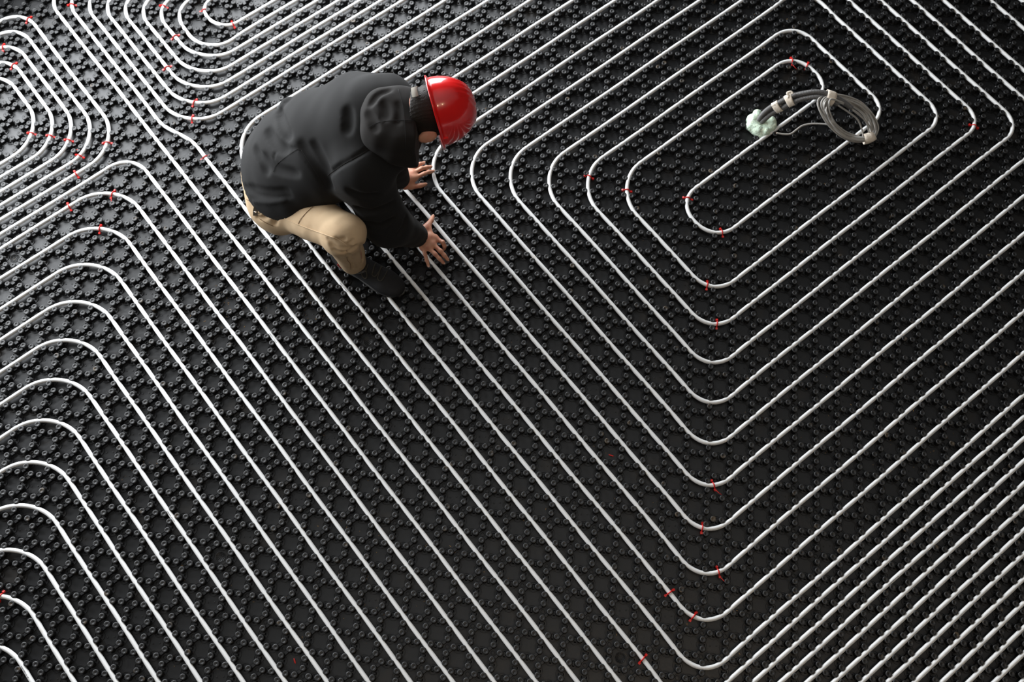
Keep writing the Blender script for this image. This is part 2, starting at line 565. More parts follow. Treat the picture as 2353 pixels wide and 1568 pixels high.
for J, (I, Jb, tail, st) in ends.items():
    lift = None
    if J == -2.5:
        lift = [((I, 0.5), 0.010, 1.6), ((I, 3.0), 0.006, 1.6)]
    pipe([st, (st[0], J, 1.0), (I, J, R), (I, Jb, B_)] + tail, labs[J], lift)
pipe([(26.5, 2), (26.5, 11, 0.85), (10.5, 11, B_), (10.5, 1.5, R), (24.5, 1.5, 1.2), (24.5, 9, 0.85), (12.5, 9, B_), (12.5, 3.5, R), (22, 3.5, 1.0), (22, 5.5, 0.8),
      (14, 5.5, 0.98), (14, 7.5, 0.98), (23, 7.5, 0.8), (23, 2.5, 1.1), (11.5, 2.5, R), (11.5, 10, B_), (25.5, 10, 0.8), (25.5, 2)],
     'white pipe spiral winding inward to the bend around the grey cable coil')

# ------------------------------------------------------------------ the knobs themselves
# knobs give way where a bent pipe squeezes past them
ALLP = np.concatenate(PIPES)
ALLT = np.concatenate([frames(p)[0] for p in PIPES])
kd = mathutils.kdtree.KDTree(len(ALLP))
for n, p in enumerate(ALLP):
    kd.insert((p[0], p[1], 0), n)
kd.balance()
for n in range(len(knobs)):
    co, k, dd = kd.find((knobs[n][0], knobs[n][1], 0))
    if dd < 0.03:
        t = nrm(ALLT[k][:2])
        r_ = knobs[n][:2] - ALLP[k][:2]
        r_ = r_ - t * (r_ @ t)
        dd = np.linalg.norm(r_)
        if dd < 0.0155:
            knobs[n][:2] += r_ / max(dd, 1e-6) * (0.0155 - dd)

# slightly pear-shaped heads, as moulded
kv2 = kv.copy()
rad = np.hypot(kv2[:, 0], kv2[:, 1])
top = kv2[:, 2] > 0.0125
kv2[top, :2] *= 1.07
kv2[top, 0] *= np.where(kv2[top, 0] > 0, 1.08, 0.98)
px = PROJ(knobs)
dist = np.linalg.norm(knobs - CAM, axis=1)
inside = (px[:, 0] > 12) & (px[:, 0] < FW - 12) & (px[:, 1] > 12) & (px[:, 1] < FH - 12)
man = (px[:, 0] > 540) & (px[:, 0] < 1000) & (px[:, 1] > 170) & (px[:, 1] < 640)
order = np.argsort(np.where(inside & ~man, dist, 1e9))
near = np.zeros(len(knobs), bool)
near[order[:300]] = True
ang = knob_dir + rng.normal(0, 0.25, len(knobs))
scl = np.stack([rng.normal(1, 0.025, len(knobs))] * 2 + [rng.normal(1, 0.02, len(knobs))], 1)
kmesh = mesh('knob', kv2, kf)
kmesh.materials.append(M_KNOB)
for n in order[:300]:
    o = bpy.data.objects.new('knob', kmesh)
    o.location = tuple(knobs[n])
    o.rotation_euler = (0, 0, ang[n])
    o.parent = FLOOR
    COL.objects.link(o)
V, F = instances(kv2, kf, knobs[~near], ang[~near], scl[~near])
put('far_knobs', V, F, M_KNOB, FLOOR, kind='stuff')

# ------------------------------------------------------------------ red clips straddling the pipes
def clip_mesh_parts(tail):
    a = np.linspace(0, math.pi, 13)
    y = 0.0100 * np.cos(a)
    z = 0.0095 + 0.0100 * np.sin(a)
    path = [(0, 0.0165, 0.0052), (0, 0.0128, 0.0062)] + [(0, yy, zz) for yy, zz in zip(y, z)] + [(0, -0.0128, 0.0062), (0, -0.0165, 0.0052)]
    path = catmull(np.array(path), 2)
    return tube(path, 0.0026, 8, flat=0.75)


CLIPS = [
    (64, 43, 'outermost U-bend near the top left corner', 0), (6, 108, 'middle U-bend at the very left edge of the photo', 0),
    (28.5, 150, 'second-innermost U-bend at the upper left edge', 0), (73.5, 305, 'innermost left U-bend, first in the clip row', 0),
    (116, 311, 'second-innermost left U-bend, second in the clip row', 0), (158, 321, 'middle left U-bend, third in the row of clips', 0),
    (182, 357, 'second-outermost left U-bend, beside a broken scrap', 0), (247, 327, 'outermost left U-bend, right end of the row of clips', 0),
    (177, 403, 'outermost left U-bend, below and left of the row of clips', 0), (166, 9, 'kinked pipe, close to the top edge', 0),
    (377, 13, 'third-innermost top left bend, at the top edge of the photo', 0), (478, 21, 'innermost top left bend, at its left side', 0),
    (399, 84, 'third-innermost top left bend, below another clip', 0), (381, 155, 'middle of the seven top left bends, at its left side', 0),
    (445, 237, 'second-lowest top left bend, just above another clip', 0), (441, 271, 'outermost top left bend, at its lowest point', 0),
    (535, 55, 'innermost of the seven top left bends, at its bottom', 0), (471, 360, 'kinked pipe left of the worker', 0),
    (159, 475, 'third left bend from the top, on its straight left part', 0), (257, 447, 'third left bend, at its crest, with bent tail', 1),
    (228, 527, 'fourth left bend from the top, at its crest', 0), (2, 1365, 'second lowest left bend, cut by the left edge of the photo', 0),
    (1356, 405, 'left bend of the fifth loop right of the hands', 0), (1441, 436, 'left bend of the sixth loop right of the hands', 0),
    (1584, 455, 'innermost bend below and left of the cable coil', 0), (1660, 535, 'innermost bend, at its lowest point', 0),
    (1821, 141, 'crest of the innermost loop, with a loose tail', 1), (1855, 149, 'crest of the innermost loop, right of the clip with a tail', 0),
    (1886, 211, 'pipe just above the grey conduits, half hidden behind them', 0), (2237, 287, 'pipe corner right of the cable coil, with a long tail', 1),
    (1626, 653, 'lower bend of the sixth loop, first below the innermost bend', 0), (1648, 743, 'lower bend, second below the innermost bend', 0),
    (1640, 1113, 'lower bend of the sixth pipe down, with a long tail', 1), (1615, 1209, 'lower bend of the seventh pipe down', 0),
    (1651, 1313, 'lower bend of the eighth pipe down, with a long tail', 1), (1538, 1363, 'lower bend, upper of two clips on one pipe', 0),
    (1594, 1417, 'lower bend, lower of the two clips on that pipe', 0), (1475, 1517, 'straight pipe near the bottom edge, lowest of all', 0)]
cv, cf = clip_mesh_parts(False)
strap_me = mesh('strap', cv, cf)
strap_me.materials.append(M_RED)
lug_v, lug_f = box((0, 0, 0), (0.0046, 0, 0), (0, 0.0044, 0), (0, 0, 0.0040), 0.85)
lug_me = mesh('lug', lug_v, [lug_f], False)
lug_me.materials.append(M_RED)
tl = catmull(np.array([(0, -0.016, 0.006), (0.004, -0.024, 0.009), (0.009, -0.034, 0.009), (0.017, -0.042, 0.006)]), 4)
tv, tf = tube(tl, np.linspace(0.0024, 0.0009, len(tl)), 6, flat=0.5)
tail_me = mesh('tail', tv, tf)
tail_me.materials.append(M_RED)
for qx, qy, where, tail in CLIPS:
    p = P(qx, qy, 0.016)
    k = int(np.argmin(np.linalg.norm(ALLP[:, :2] - p[:2], axis=1)))
    # point on the pipe nearest to p
    t = ALLT[k]
    c = ALLP[k] + t * ((p - ALLP[k]) @ t)
    ang_c = math.atan2(t[1], t[0]) + random.uniform(-0.22, 0.22)
    if tail and math.sin(ang_c) > 0:
        ang_c += math.pi
    r = thing('pipe_clip', 'red plastic clip on the ' + where, 'clip', (c[0], c[1], c[2] - 0.009), 'red pipe clips')
    r.rotation_euler = (0, 0, ang_c)
    s = obj('strap', strap_me, None, r)
    for sy in (-1, 1):
        l = obj('lug', lug_me, None, r)
        l.location = (random.uniform(-0.0008, 0.0008), sy * 0.0178, 0.0058)
        l.rotation_euler = (sy * -0.35, 0, random.uniform(-0.3, 0.3))
    if tail:
        obj('tail', tail_me, None, r)
for qx, qy, a, lab in ((1404, 1047, 0.3, 'red plastic scrap lying alone on the floor among the diagonal pipes'), (677, 1519, 1.3, 'small red plastic scrap near the bottom edge of the floor'),
                       (178, 345, 0.2, 'broken red clip scrap beside a clip at the left bends')):
    c = P(qx, qy, FZ + 0.003)
    d = nrm(P(qx + 10 * math.cos(a), qy + 10 * math.sin(a), FZ + 0.003) - c)
    pth = catmull(np.array([c - d * 0.009, c - d * 0.002 + [0, 0, 0.001], c + d * 0.005, c + d * 0.010 + [0, 0, 0.001]]), 4)
    o = put('plastic_scrap', *tube(pth, np.interp(np.linspace(0, 1, len(pth)), [0, .3, .7, 1], [0.0012, 0.0026, 0.0030, 0.0014]), 6, flat=0.6), M_RED, origin=c)
    o['label'], o['category'] = lab, 'scrap'

# faint print on some pipes
A = Acc()
for qx, qy in ((395, 1187), (66, 1540), (300, 370), (640, 770), (800, 655), (2120, 1160), (2050, 1330)):
    p = P(qx, qy, 0.016)
    k = int(np.argmin(np.linalg.norm(ALLP[:, :2] - p[:2], axis=1)))
    t = ALLT[k]
    c = ALLP[k] + t * ((p - ALLP[k]) @ t)
    n = nrm(np.array([-0.25, -0.3, 1.0]))
    n = nrm(n - t * (n @ t))
    b = np.cross(n, t)
    for q in range(14):
        if random.random() < 0.85:
            cc = c + t * (q - 7) * 0.0036 + n * 0.0080
            A.add(*box(cc, t * random.uniform(0.0005, 0.0013), b * random.uniform(0.0012, 0.0020), n * 0.00012))
put('pipe_print', *A.get(), M_PRINT, kind='stuff', smooth=False, label='rows of small faded print marks along some pipes', category='print')

# crumbs of sawdust and screed
A = Acc()
spots = [(500, 690, 40, 60), (690, 730, 50, 40), (1720, 420, 60, 26), (1980, 1000, 130, 40), (325, 1090, 30, 22), (900, 1330, 120, 40), (1600, 1300, 200, 40), (1300, 1100, 400, 60), (1000, 700, 260, 30), (1780, 10, 30, 16), (600, 1400, 250, 40), (2000, 850, 250, 40)]
for cx, cy, s, n in spots:
    for _ in range(n):
        p = P(random.gauss(cx, s), random.gauss(cy, s * 0.7), FZ + 0.0007)
        if p[1] > WALL_Y - 0.05:
            continue
        a = random.uniform(0, math.pi)
        l = random.choice([0.0009, 0.0012, 0.0016, 0.0034])
        A.add(*box(p, (l * math.cos(a), l * math.sin(a), 0), (-0.0009 * math.sin(a), 0.0009 * math.cos(a), 0), (0, 0, 0.0007), 0.7))
put('sawdust_crumbs', *A.get(), M_DUST, kind='stuff', smooth=False, label='tan sawdust crumbs scattered over the black floor panels', category='sawdust')

# ------------------------------------------------------------------ signed-distance modelling for the soft shapes
class Grid:
    def __init__(s, lo, hi, h):
        s.lo, s.h = np.asarray(lo, float), h
        s.n = (np.ceil((np.asarray(hi) - s.lo) / h)).astype(int) + 1
        s.D = np.full(s.n, 0.08, np.float32)

    def twin(s):
        g = Grid(s.lo, s.lo + s.h, s.h)
        g.n, g.D = s.n, np.full(s.n, 0.08, np.float32)
        return g

    def block(s, lo, hi):
        a = np.clip(np.floor((np.asarray(lo) - s.lo) / s.h).astype(int), 0, s.n)
        b = np.clip(np.ceil((np.asarray(hi) - s.lo) / s.h).astype(int) + 1, 0, s.n)
        sl = tuple(slice(x, y) for x, y in zip(a, b))
        ax = [s.lo[k] + s.h * np.arange(a[k], b[k], dtype=np.float32) for k in range(3)]
        return sl, np.stack(np.meshgrid(*ax, indexing='ij'), -1)

    def add(s, f, lo, hi, k=0.02):
        pad = 0.03 + k
        sl, X = s.block(np.asarray(lo) - pad, np.asarray(hi) + pad)
        d = f(X).astype(np.float32)
        s.D[sl] = smin(s.D[sl], d, k)

    def sub(s, f, lo, hi, k=0.004):
        pad = 0.02 + k
        sl, X = s.block(np.asarray(lo) - pad, np.asarray(hi) + pad)
        s.D[sl] = -smin(-s.D[sl], f(X).astype(np.float32), k)

    def cone(s, a, b, ra, rb, k=0.02, cut=None):
        a, b = np.asarray(a, float), np.asarray(b, float)
        r = max(ra, rb)
        f = lambda X: roundcone(X, a, b, ra, rb)
        if cut is not None:
            c, n = cut
            g = f
            f = lambda X: np.maximum(g(X), (X - c) @ nrm(n))
        s.add(f, np.minimum(a, b) - r, np.maximum(a, b) + r, k)

    def chain(s, pts, rad, k=0.01):
        for q in range(len(pts) - 1):
            s.cone(pts[q], pts[q + 1], rad[q], rad[q + 1], k)

    def ell(s, c, ax, half, k=0.02, p=2.0):
        c = np.asarray(c, float)
        M = np.stack([nrm(a) for a in ax])
        half = np.asarray(half, float)

        def f(X):
            q = np.abs((X - c) @ M.T) / half
            return ((q ** p).sum(-1) ** (1 / p) - 1) * half.min()
        R_ = half.max() * 1.2
        s.add(f, c - R_, c + R_, k)

    def sample(s, X):
        q = (np.asarray(X) - s.lo) / s.h
        i = np.floor(q).astype(int)
        if (i < 0).any() or (i + 1 >= s.n).any():
            return 0.05
        t = q - i
        d = s.D[i[0]:i[0] + 2, i[1]:i[1] + 2, i[2]:i[2] + 2]
        d = d[0] * (1 - t[0]) + d[1] * t[0]
        d = d[0] * (1 - t[1]) + d[1] * t[1]
        return float(d[0] * (1 - t[2]) + d[1] * t[2])

    def hit(s, px, py):
        """first surface point of the form along the sight line of a photograph point"""
        d = nrm(RW.T @ np.array([(px - FW / 2) / F_PX, (py - FH / 2) / F_PX, 1.0]))
        t = 2.2
        while t < 5:
            v = s.sample(CAM + d * t)
            if v < 0.0004:
                return CAM + d * t
            t += max(0.0012, min(v * 0.6, 0.03))
        return None

    def strokes(s, paths, sub=True, out=0.62):
        """soft creases (sub) or ridges along photograph polylines: (points, radius, k)"""
        todo = []
        for pts, r, k in paths:
            H = [s.hit(*p) for p in pts]
            H = [h for h in H if h is not None]
            if len(H) > 1:
                H = np.array(H)
                H = H - (H - CAM) / np.linalg.norm(H - CAM, axis=1, keepdims=True) * (r * (out if sub else -0.4))
                todo.append((catmull(H, 5), r, k))
        for H, r, k in todo:
            for a, b in zip(H[:-1], H[1:]):
                f = lambda X, a=a, b=b: roundcone(X, a, b, r, r)
                lo, hi = np.minimum(a, b) - r, np.maximum(a, b) + r
                (s.sub if sub else s.add)(f, lo, hi, k)

    def mesh(s, relax_n=3):
        D = s.D
        ins = D < 0
        n = D.shape
        cnt = np.zeros(tuple(x - 1 for x in n), np.int8)
        for dx in (0, 1):
            for dy in (0, 1):
                for dz in (0, 1):
                    cnt += ins[dx:n[0] - 1 + dx, dy:n[1] - 1 + dy, dz:n[2] - 1 + dz]
        I = np.argwhere((cnt > 0) & (cnt < 8))
        idx = np.full(cnt.shape, -1, np.int32)
        idx[tuple(I.T)] = np.arange(len(I))
        acc, w = np.zeros((len(I), 3)), np.zeros(len(I))
        corners = [(x, y, z) for x in (0, 1) for y in (0, 1) for z in (0, 1)]
        for a in corners:
            for ax in range(3):
                if a[ax] == 0:
                    b = list(a)
                    b[ax] = 1
                    da = D[I[:, 0] + a[0], I[:, 1] + a[1], I[:, 2] + a[2]]
                    db = D[I[:, 0] + b[0], I[:, 1] + b[1], I[:, 2] + b[2]]
                    mk = (da < 0) != (db < 0)
                    t = np.where(mk, da / np.where(mk, da - db, 1), 0)
                    p = np.tile(np.array(a, float), (len(I), 1))
                    p[:, ax] += t
                    acc += p * mk[:, None]
                    w += mk
        V = s.lo + s.h * (I + acc / w[:, None])
        Q = []
        for ax in range(3):
            o1, o2 = [(1, 2), (2, 0), (0, 1)][ax]
            sl0 = [slice(None)] * 3
            sl1 = [slice(None)] * 3
            sl0[ax], sl1[ax] = slice(0, -1), slice(1, None)
            A, B = ins[tuple(sl0)], ins[tuple(sl1)]
            E_ = np.argwhere(A != B)
            E_ = E_[(E_[:, o1] > 0) & (E_[:, o2] > 0) & (E_[:, o1] < n[o1] - 1) & (E_[:, o2] < n[o2] - 1)]
            u, v = np.zeros(3, int), np.zeros(3, int)
            u[o1], v[o2] = 1, 1
            q = np.stack([idx[tuple((E_ - u - v).T)], idx[tuple((E_ - v).T)], idx[tuple(E_.T)], idx[tuple((E_ - u).T)]], -1)
            flip = ~A[tuple(E_.T)]
            q[flip] = q[flip][:, ::-1]
            Q.append(q)
        Q = np.concatenate(Q)
        Q = Q[(Q >= 0).all(1)]
        a = np.concatenate([Q[:, 0], Q[:, 1], Q[:, 2], Q[:, 3]])
        b = np.concatenate([Q[:, 1], Q[:, 2], Q[:, 3], Q[:, 0]])
        deg = np.bincount(a, minlength=len(V))[:, None] + np.bincount(b, minlength=len(V))[:, None]
        for lam in [0.5, -0.52] * relax_n:
            S = np.stack([np.bincount(a, V[b, k], len(V)) + np.bincount(b, V[a, k], len(V)) for k in range(3)], 1)
            V = V + lam * (S / np.maximum(deg, 1) - V)
        return V, [Q]


def smin(a, b, k):
    h = np.clip(0.5 + 0.5 * (b - a) / k, 0, 1)
    return b + (a - b) * h - k * h * (1 - h)


def roundcone(X, a, b, r1, r2):
    ba = (b - a).astype(np.float32)
    L2 = float(ba @ ba) + 1e-12
    pa = X - a.astype(np.float32)
    h = np.clip((pa @ ba) / L2, 0, 1)
    q = pa - h[..., None] * ba
    return np.sqrt((q * q).sum(-1)) - (r1 + (r2 - r1) * h)


def smooth_noise(X, sc, seed):
    r = np.random.default_rng(seed)
    out = 0
    for _ in range(6):
        d = r.normal(size=3)
        d = d / np.linalg.norm(d) * sc * r.uniform(0.7, 1.4)
        out = out + np.sin(X @ d + r.uniform(0, 6.28))
    return out / 6


# ------------------------------------------------------------------ the crouching worker
LEFT = nrm([0.45, 0.89, 0.0])                    # his left
hipR = P(660, 466, 0.33)
hipL = hipR + LEFT * 0.20
kneR, ankR = P(787, 538, 0.455), P(813, 605, 0.10)
kneL, ankL = np.array([0.605, 0.15, 0.21]), np.array([0.35, 0.345, 0.155])
shR, shL = P(832, 402, 0.60), P(852, 244, 0.665)
elR, wrR = P(892, 515, 0.315), P(962, 544, 0.078)
elL, wrL = P(884, 345, 0.36), P(918, 415, 0.085)
neck = P(925, 262, 0.655)
pelv = (hipR + hipL) / 2
headX = nrm([0.905, -0.41, 0.108])               # towards the crown
headF = nrm(np.array([0.10, -0.05, -1.0]) - headX * (np.array([0.10, -0.05, -1.0]) @ headX))   # face direction, down
headS = np.cross(headX, headF)                   # sideways
rimC = P(1004, 258, 0.70)                         # centre of the helmet rim
headC = rimC - headX * 0.020
WORK = thing('person', 'crouching worker in black hooded jacket, tan trousers and red hard hat, both hands on pipes', 'person', (pelv[0], pelv[1], 0.0175))

# --- body: one continuous skin surface
G = Grid((0.02, -0.46, -0.01), (1.06, 0.56, 0.86), 0.0044)
fwd = nrm(neck - pelv)
G.ell(pelv + [0, 0, 0.03], (LEFT, fwd, np.cross(LEFT, fwd)), (0.155, 0.13, 0.11), 0.03)
spine = [pelv + [0, 0, 0.03], pelv * 0.62 + neck * 0.38 + [0, 0, 0.01], pelv * 0.3 + neck * 0.7 + [0, 0, -0.02], (shR + shL) / 2 - [0, 0, 0.05], neck - [0, 0, 0.02]]
G.chain(spine, [0.10, 0.10, 0.10, 0.075, 0.055], 0.03)
G.cone(shR * .9 + shL * .1, shL * .9 + shR * .1, 0.06, 0.06, 0.05)
G.chain([hipR, kneR, ankR], [0.075, 0.056, 0.042], 0.02)
G.chain([hipL, kneL, ankL], [0.075, 0.056, 0.042], 0.02)
G.chain([shR, elR, wrR], [0.055, 0.042, 0.030], 0.02)
G.chain([shL, elL, wrL], [0.055, 0.042, 0.030], 0.02)
for an, to in ((P(812, 612, 0.06), P(890, 648, 0.045)), (ankL - [0, 0, 0.03], np.array([0.49, 0.262, 0.055]))):
    G.cone(an, to, 0.026, 0.020, 0.02)
# neck and head
G.cone(neck - headX * 0.05, headC - headX * 0.03 - headF * 0.02, 0.062, 0.058, 0.03)
G.ell(headC + headX * 0.005 - headF * 0.012, (headS, headX, headF), (0.076, 0.100, 0.096), 0.02)          # skull
G.ell(headC - headX * 0.055 + headF * 0.055, (headS, headX, headF), (0.055, 0.062, 0.052), 0.025)          # jaw
G.ell(headC - headX * 0.030 + headF * 0.105, (headS, headX, headF), (0.013, 0.026, 0.018), 0.012)          # nose
for sg in (-1, 1):
    e = headC - headX * 0.012 + headS * sg * 0.030 + headF * 0.090
    G.sub(lambda X, e=e: np.sqrt(((X - e) ** 2).sum(-1)) - 0.011, e - 0.011, e + 0.011, 0.010)                # eye sockets
    G.ell(e - headF * 0.010, (headS, headX, headF), (0.012, 0.009, 0.011), 0.002)
    ear = headC - headX * 0.032 + headS * sg * 0.082 - headF * 0.002
    G.ell(ear, (nrm(headS * sg - headF * 0.5), nrm(headX), nrm(headF + headS * sg * 0.5)), (0.008, 0.032, 0.019), 0.006)
    G.ell(ear + headS * sg * 0.008, (nrm(headS * sg - headF * 0.5), nrm(headX), nrm(headF + headS * sg * 0.5)), (0.006, 0.033, 0.020), 0.004)
mo = headC - headX * 0.072 + headF * 0.104
G.ell(mo, (headS, headX, headF), (0.024, 0.010, 0.010), 0.006)
G.sub(lambda X: roundcone(X, mo - headS * 0.022 + headF * 0.009, mo + headS * 0.022 + headF * 0.009, 0.0022, 0.0022), mo - 0.03, mo + 0.03, 0.002)


def hand(wr, palm, fingers, thumb, fr):
    """wr wrist; fingers: lists of joints MCP, PIP, (DIP,) tip; thumb: CMC, MCP, IP, tip"""
    H = Grid(np.min([wr] + [p for f in fingers for p in f] + thumb, 0) - 0.05, np.max([wr] + [p for f in fingers for p in f] + thumb, 0) + 0.05, G.h)
    F_ = None
    for q, f in enumerate(fingers):
        Hq = H.twin()
        r = fr * [0.98, 1.02, 0.98, 0.86][q]
        Hq.chain(f, np.linspace(r * 1.04, r * 0.86, len(f)), 0.003)
        for jn in f[1:-1]:
            Hq.ell(jn, np.eye(3), (r * 1.08,) * 3, 0.003)
        F_ = Hq.D if F_ is None else np.minimum(F_, Hq.D)
    Hq = H.twin()
    Hq.chain(thumb, [fr * 1.5, fr * 1.22, fr * 1.12, fr * 0.92], 0.005)
    F_ = np.minimum(F_, Hq.D)
    # palm: a fan of cones from the wrist to the knuckles
    mc = [f[0] for f in fingers]
    for c in mc:
        H.cone(wr, c, 0.0225, 0.0132, 0.010)
    for a, b in zip(mc[:-1], mc[1:]):
        H.cone(a, b, 0.0128, 0.0128, 0.008)
    for c in mc:
        H.ell(c + [0, 0, 0.003], np.eye(3), (0.0095,) * 3, 0.006)
    H.cone(wr, thumb[0], 0.020, 0.015, 0.010)
    H.cone(thumb[1], mc[0] * 0.75 + wr * 0.25, 0.0100, 0.0110, 0.014)
    H.D = smin(H.D, F_, 0.005)
    # merge into the body (same spacing, resampled at body nodes)
    sl, X = G.block(H.lo + 0.01, H.lo + (H.n - 2) * H.h)
    q = (X - H.lo) / H.h
    i = np.clip(np.floor(q).astype(int), 0, H.n - 2)
    t = q - i
    d = 0
    for a in (0, 1):
        for b in (0, 1):
            for c in (0, 1):
                wgt = (t[..., 0] if a else 1 - t[..., 0]) * (t[..., 1] if b else 1 - t[..., 1]) * (t[..., 2] if c else 1 - t[..., 2])
                d = d + wgt * H.D[i[..., 0] + a, i[..., 1] + b, i[..., 2] + c]
    G.D[sl] = smin(G.D[sl], d.astype(np.float32), 0.006)


rF = [[P(1000, 547, .056), P(1017.5, 557, .060), P(1021.5, 566, .045), P(1020.5, 572.5, .027)],
      [P(994.5, 561, .057), P(1012, 577, .056), P(1021, 587.5, .044), P(1028.5, 597, .030)],
      [P(983.5, 568.5, .055), P(999.5, 584, .054), P(1010, 595, .043), P(1019, 604.5, .030)],
      [P(971.5, 568.5, .052), P(977, 585.5, .048), P(980.5, 598, .039), P(984.5, 611, .028)]]
rT = [P(977, 524, .066), P(985, 515.5, .060), P(991, 507, .050), P(995, 497.5, .040)]
lF = [[P(953, 409, .062), P(974, 399.5, .052), P(985, 395.5, .040), P(995.5, 393.5, .029)],
      [P(948, 399, .063), P(968.5, 387.5, .056), P(980, 385, .044), P(990, 383.5, .030)],
      [P(940, 394, .061), P(956, 381.5, .058), P(965.5, 377, .046), P(974, 374.5, .032)],
      [P(930.5, 390.5, .058), P(940, 380.5, .055), P(947.5, 376.5, .044), P(954, 374.5, .033)]]
lT = [P(930, 428, .066), P(945, 430, .056), P(966, 426.5, .045), P(978, 423.5, .034)]
hand(wrR, None, rF, rT, 0.0089)
hand(wrL, None, lF, lT, 0.0089)
V, F = G.mesh()
me = mesh('body', V - np.array(WORK.location), F)
body = obj('body', me, M_SKIN, WORK)
nails = [(f[-1], f[-2]) for f in rF + lF] + [(rT[-1], rT[-2]), (lT[-1], lT[-2])]
A = Acc()
for tip, prev in nails:
    d = nrm(tip - prev)
    n = nrm(np.array([0, 0, 1.0]) - d * d[2])
    sd = np.cross(d, n)
    c = tip + n * 0.0052 + d * 0.0012
    a = np.linspace(0, 2 * math.pi, 12, endpoint=False)
    ringv = [c + d * 0.0052 * math.cos(t) + sd * 0.0042 * math.sin(t) - n * 0.0012 * abs(math.sin(t)) for t in a]
    top_ = [v + n * 0.0006 for v in ringv] + [c + n * 0.0013]
    put('fingernail', np.array(top_), [np.array([[k, (k + 1) % 12, 12] for k in range(12)])], M_NAIL, body)

# --- trousers
T_ = Grid((0.02, -0.34, -0.005), (0.72, 0.54, 0.62), 0.0052)
T_.ell(pelv + [-0.012, 0.012, 0.012], (LEFT, fwd, np.cross(LEFT, fwd)), (0.172, 0.128, 0.128), 0.03, 2.4)
T_.ell(hipR + [-0.028, 0.012, -0.018], np.eye(3), (0.105, 0.105, 0.105), 0.04)
T_.ell(hipL + [-0.022, 0.008, -0.020], np.eye(3), (0.100, 0.100, 0.105), 0.04)
T_.cone(hipR, kneR, 0.096, 0.072, 0.03)
T_.ell(kneR + [0.006, -0.006, 0.004], np.eye(3), (0.076, 0.076, 0.074), 0.02)
hemR = ankR + [0, 0, 0.006]
T_.cone(kneR - [0.004, 0.0, 0.03], hemR, 0.066, 0.049, 0.018, cut=(hemR + [0, 0, -0.012], (0.1, -0.25, -1)))
T_.cone(hipL, kneL, 0.098, 0.076, 0.03)
T_.cone(kneL, ankL, 0.070, 0.060, 0.018, cut=(ankL * 1.0 + (kneL - ankL) * 0.06, ankL - kneL))
sl, X = T_.block(T_.lo, T_.lo + T_.n * T_.h)
T_.D[sl] += (0.0030 * smooth_noise(X, 45, 3) + 0.0016 * smooth_noise(X, 110, 4)).astype(np.float32)
# folds gathered at the groin, behind the knee and along the shin
T_.strokes([([(627, 478), (615, 492), (605, 502)], 0.007, 0.010), ([(645, 470), (632, 484), (622, 497)], 0.006, 0.010), ([(660, 466), (648, 482), (636, 500), (630, 515)], 0.006, 0.010),
            ([(600, 478), (590, 487), (570, 490)], 0.006, 0.010), ([(612, 497), (600, 503), (590, 500)], 0.005, 0.008),
            ([(760, 566), (775, 571), (790, 573), (804, 570)], 0.0075, 0.008), ([(766, 559), (780, 563), (794, 561)], 0.006, 0.008), ([(771, 550), (782, 553), (792, 549)], 0.005, 0.008),
            ([(760, 552), (764, 560), (772, 567)], 0.006, 0.008), ([(800, 585), (808, 600), (812, 618)], 0.005, 0.008), ([(830, 565), (834, 580), (836, 598)], 0.008, 0.012),
            ([(752, 548), (757, 556), (763, 566)], 0.006, 0.006), ([(765, 575), (785, 582), (803, 578), (818, 566)], 0.006, 0.006), ([(775, 561), (790, 566), (803, 561), (812, 552)], 0.005, 0.006)], out=0.25)
V, F = T_.mesh()
trous = put('trousers', V, F, M_PANT, WORK, label='tan work trousers with brown seams')


def on_surface(grid, pts, r, name, mt, parent, off=0.0022, seg=6):
    H = [grid.hit(*p) for p in pts]
    H = [h for h in H if h is not None]
    if len(H) < 2:
        return None
    H = catmull(np.array(H), 6)
    H2 = [grid.hit(*q) for q in PROJ(H)]
    H = np.array([b if b is not None and np.linalg.norm(b - a) < 0.02 else a for a, b in zip(H, H2)])
    H = H - nrm(H[0] - CAM) * off
    return put(name, *tube(H, r, seg), mt, parent)


on_surface(T_, [(684, 517), (690, 505), (700, 493), (712, 481), (725, 471), (737, 467)], 0.0009, 'seam', M_SEAM, trous)
on_surface(T_, [(640, 495), (655, 490), (671, 482)], 0.0008, 'seam', M_SEAM, trous)
on_surface(T_, [(633, 491), (650, 500), (675, 512), (705, 524), (735, 535), (760, 544), (780, 552), (800, 566)], 0.0016, 'seam', M_PALE, trous)
on_surface(T_, [(596, 503), (612, 513), (628, 520)], 0.0010, 'seam', M_SEAM, trous)
on_surface(T_, [(797, 575), (798, 597), (805, 606), (806, 620)], 0.0009, 'seam', M_SEAM, trous)
on_surface(T_, [(566, 458), (577, 464), (588, 467)], 0.0010, 'seam', M_SEAM, trous)
# grey hanging strap with a press stud
H = [T_.hit(*p) for p in ((595, 462), (590, 474), (587, 485), (587, 496))]
H = catmull(np.array([h for h in H if h is not None]), 5)
v = nrm(H.mean(0) - CAM)
Vs, Fs = [], []
for k, h in enumerate(H):
    t = nrm(H[min(k + 1, len(H) - 1)] - H[max(k - 1, 0)])
    sd = nrm(np.cross(t, v))
    for o_ in (-1, 1):
        for z_ in (0.0085, 0.0060):
            Vs.append(h + sd * o_ * 0.0085 - v * z_)
for k in range(len(H) - 1):
    a, b = 4 * k, 4 * k + 4
    Fs += [(a, b, b + 2, a + 2), (a + 1, a + 3, b + 3, b + 1), (a, a + 1, b + 1, b), (a + 2, b + 2, b + 3, a + 3)]
strap = put('hanging_strap', np.array(Vs), [np.array(Fs)], M_STRAP, trous, smooth=False, label='grey webbing strap')
sv, sf = lathe([(0.0055, 0.0), (0.0050, 0.0022), (0.0030, 0.0030), (0, 0.0026)], 12)
q = H[int(len(H) * 0.72)] - v * 0.0090
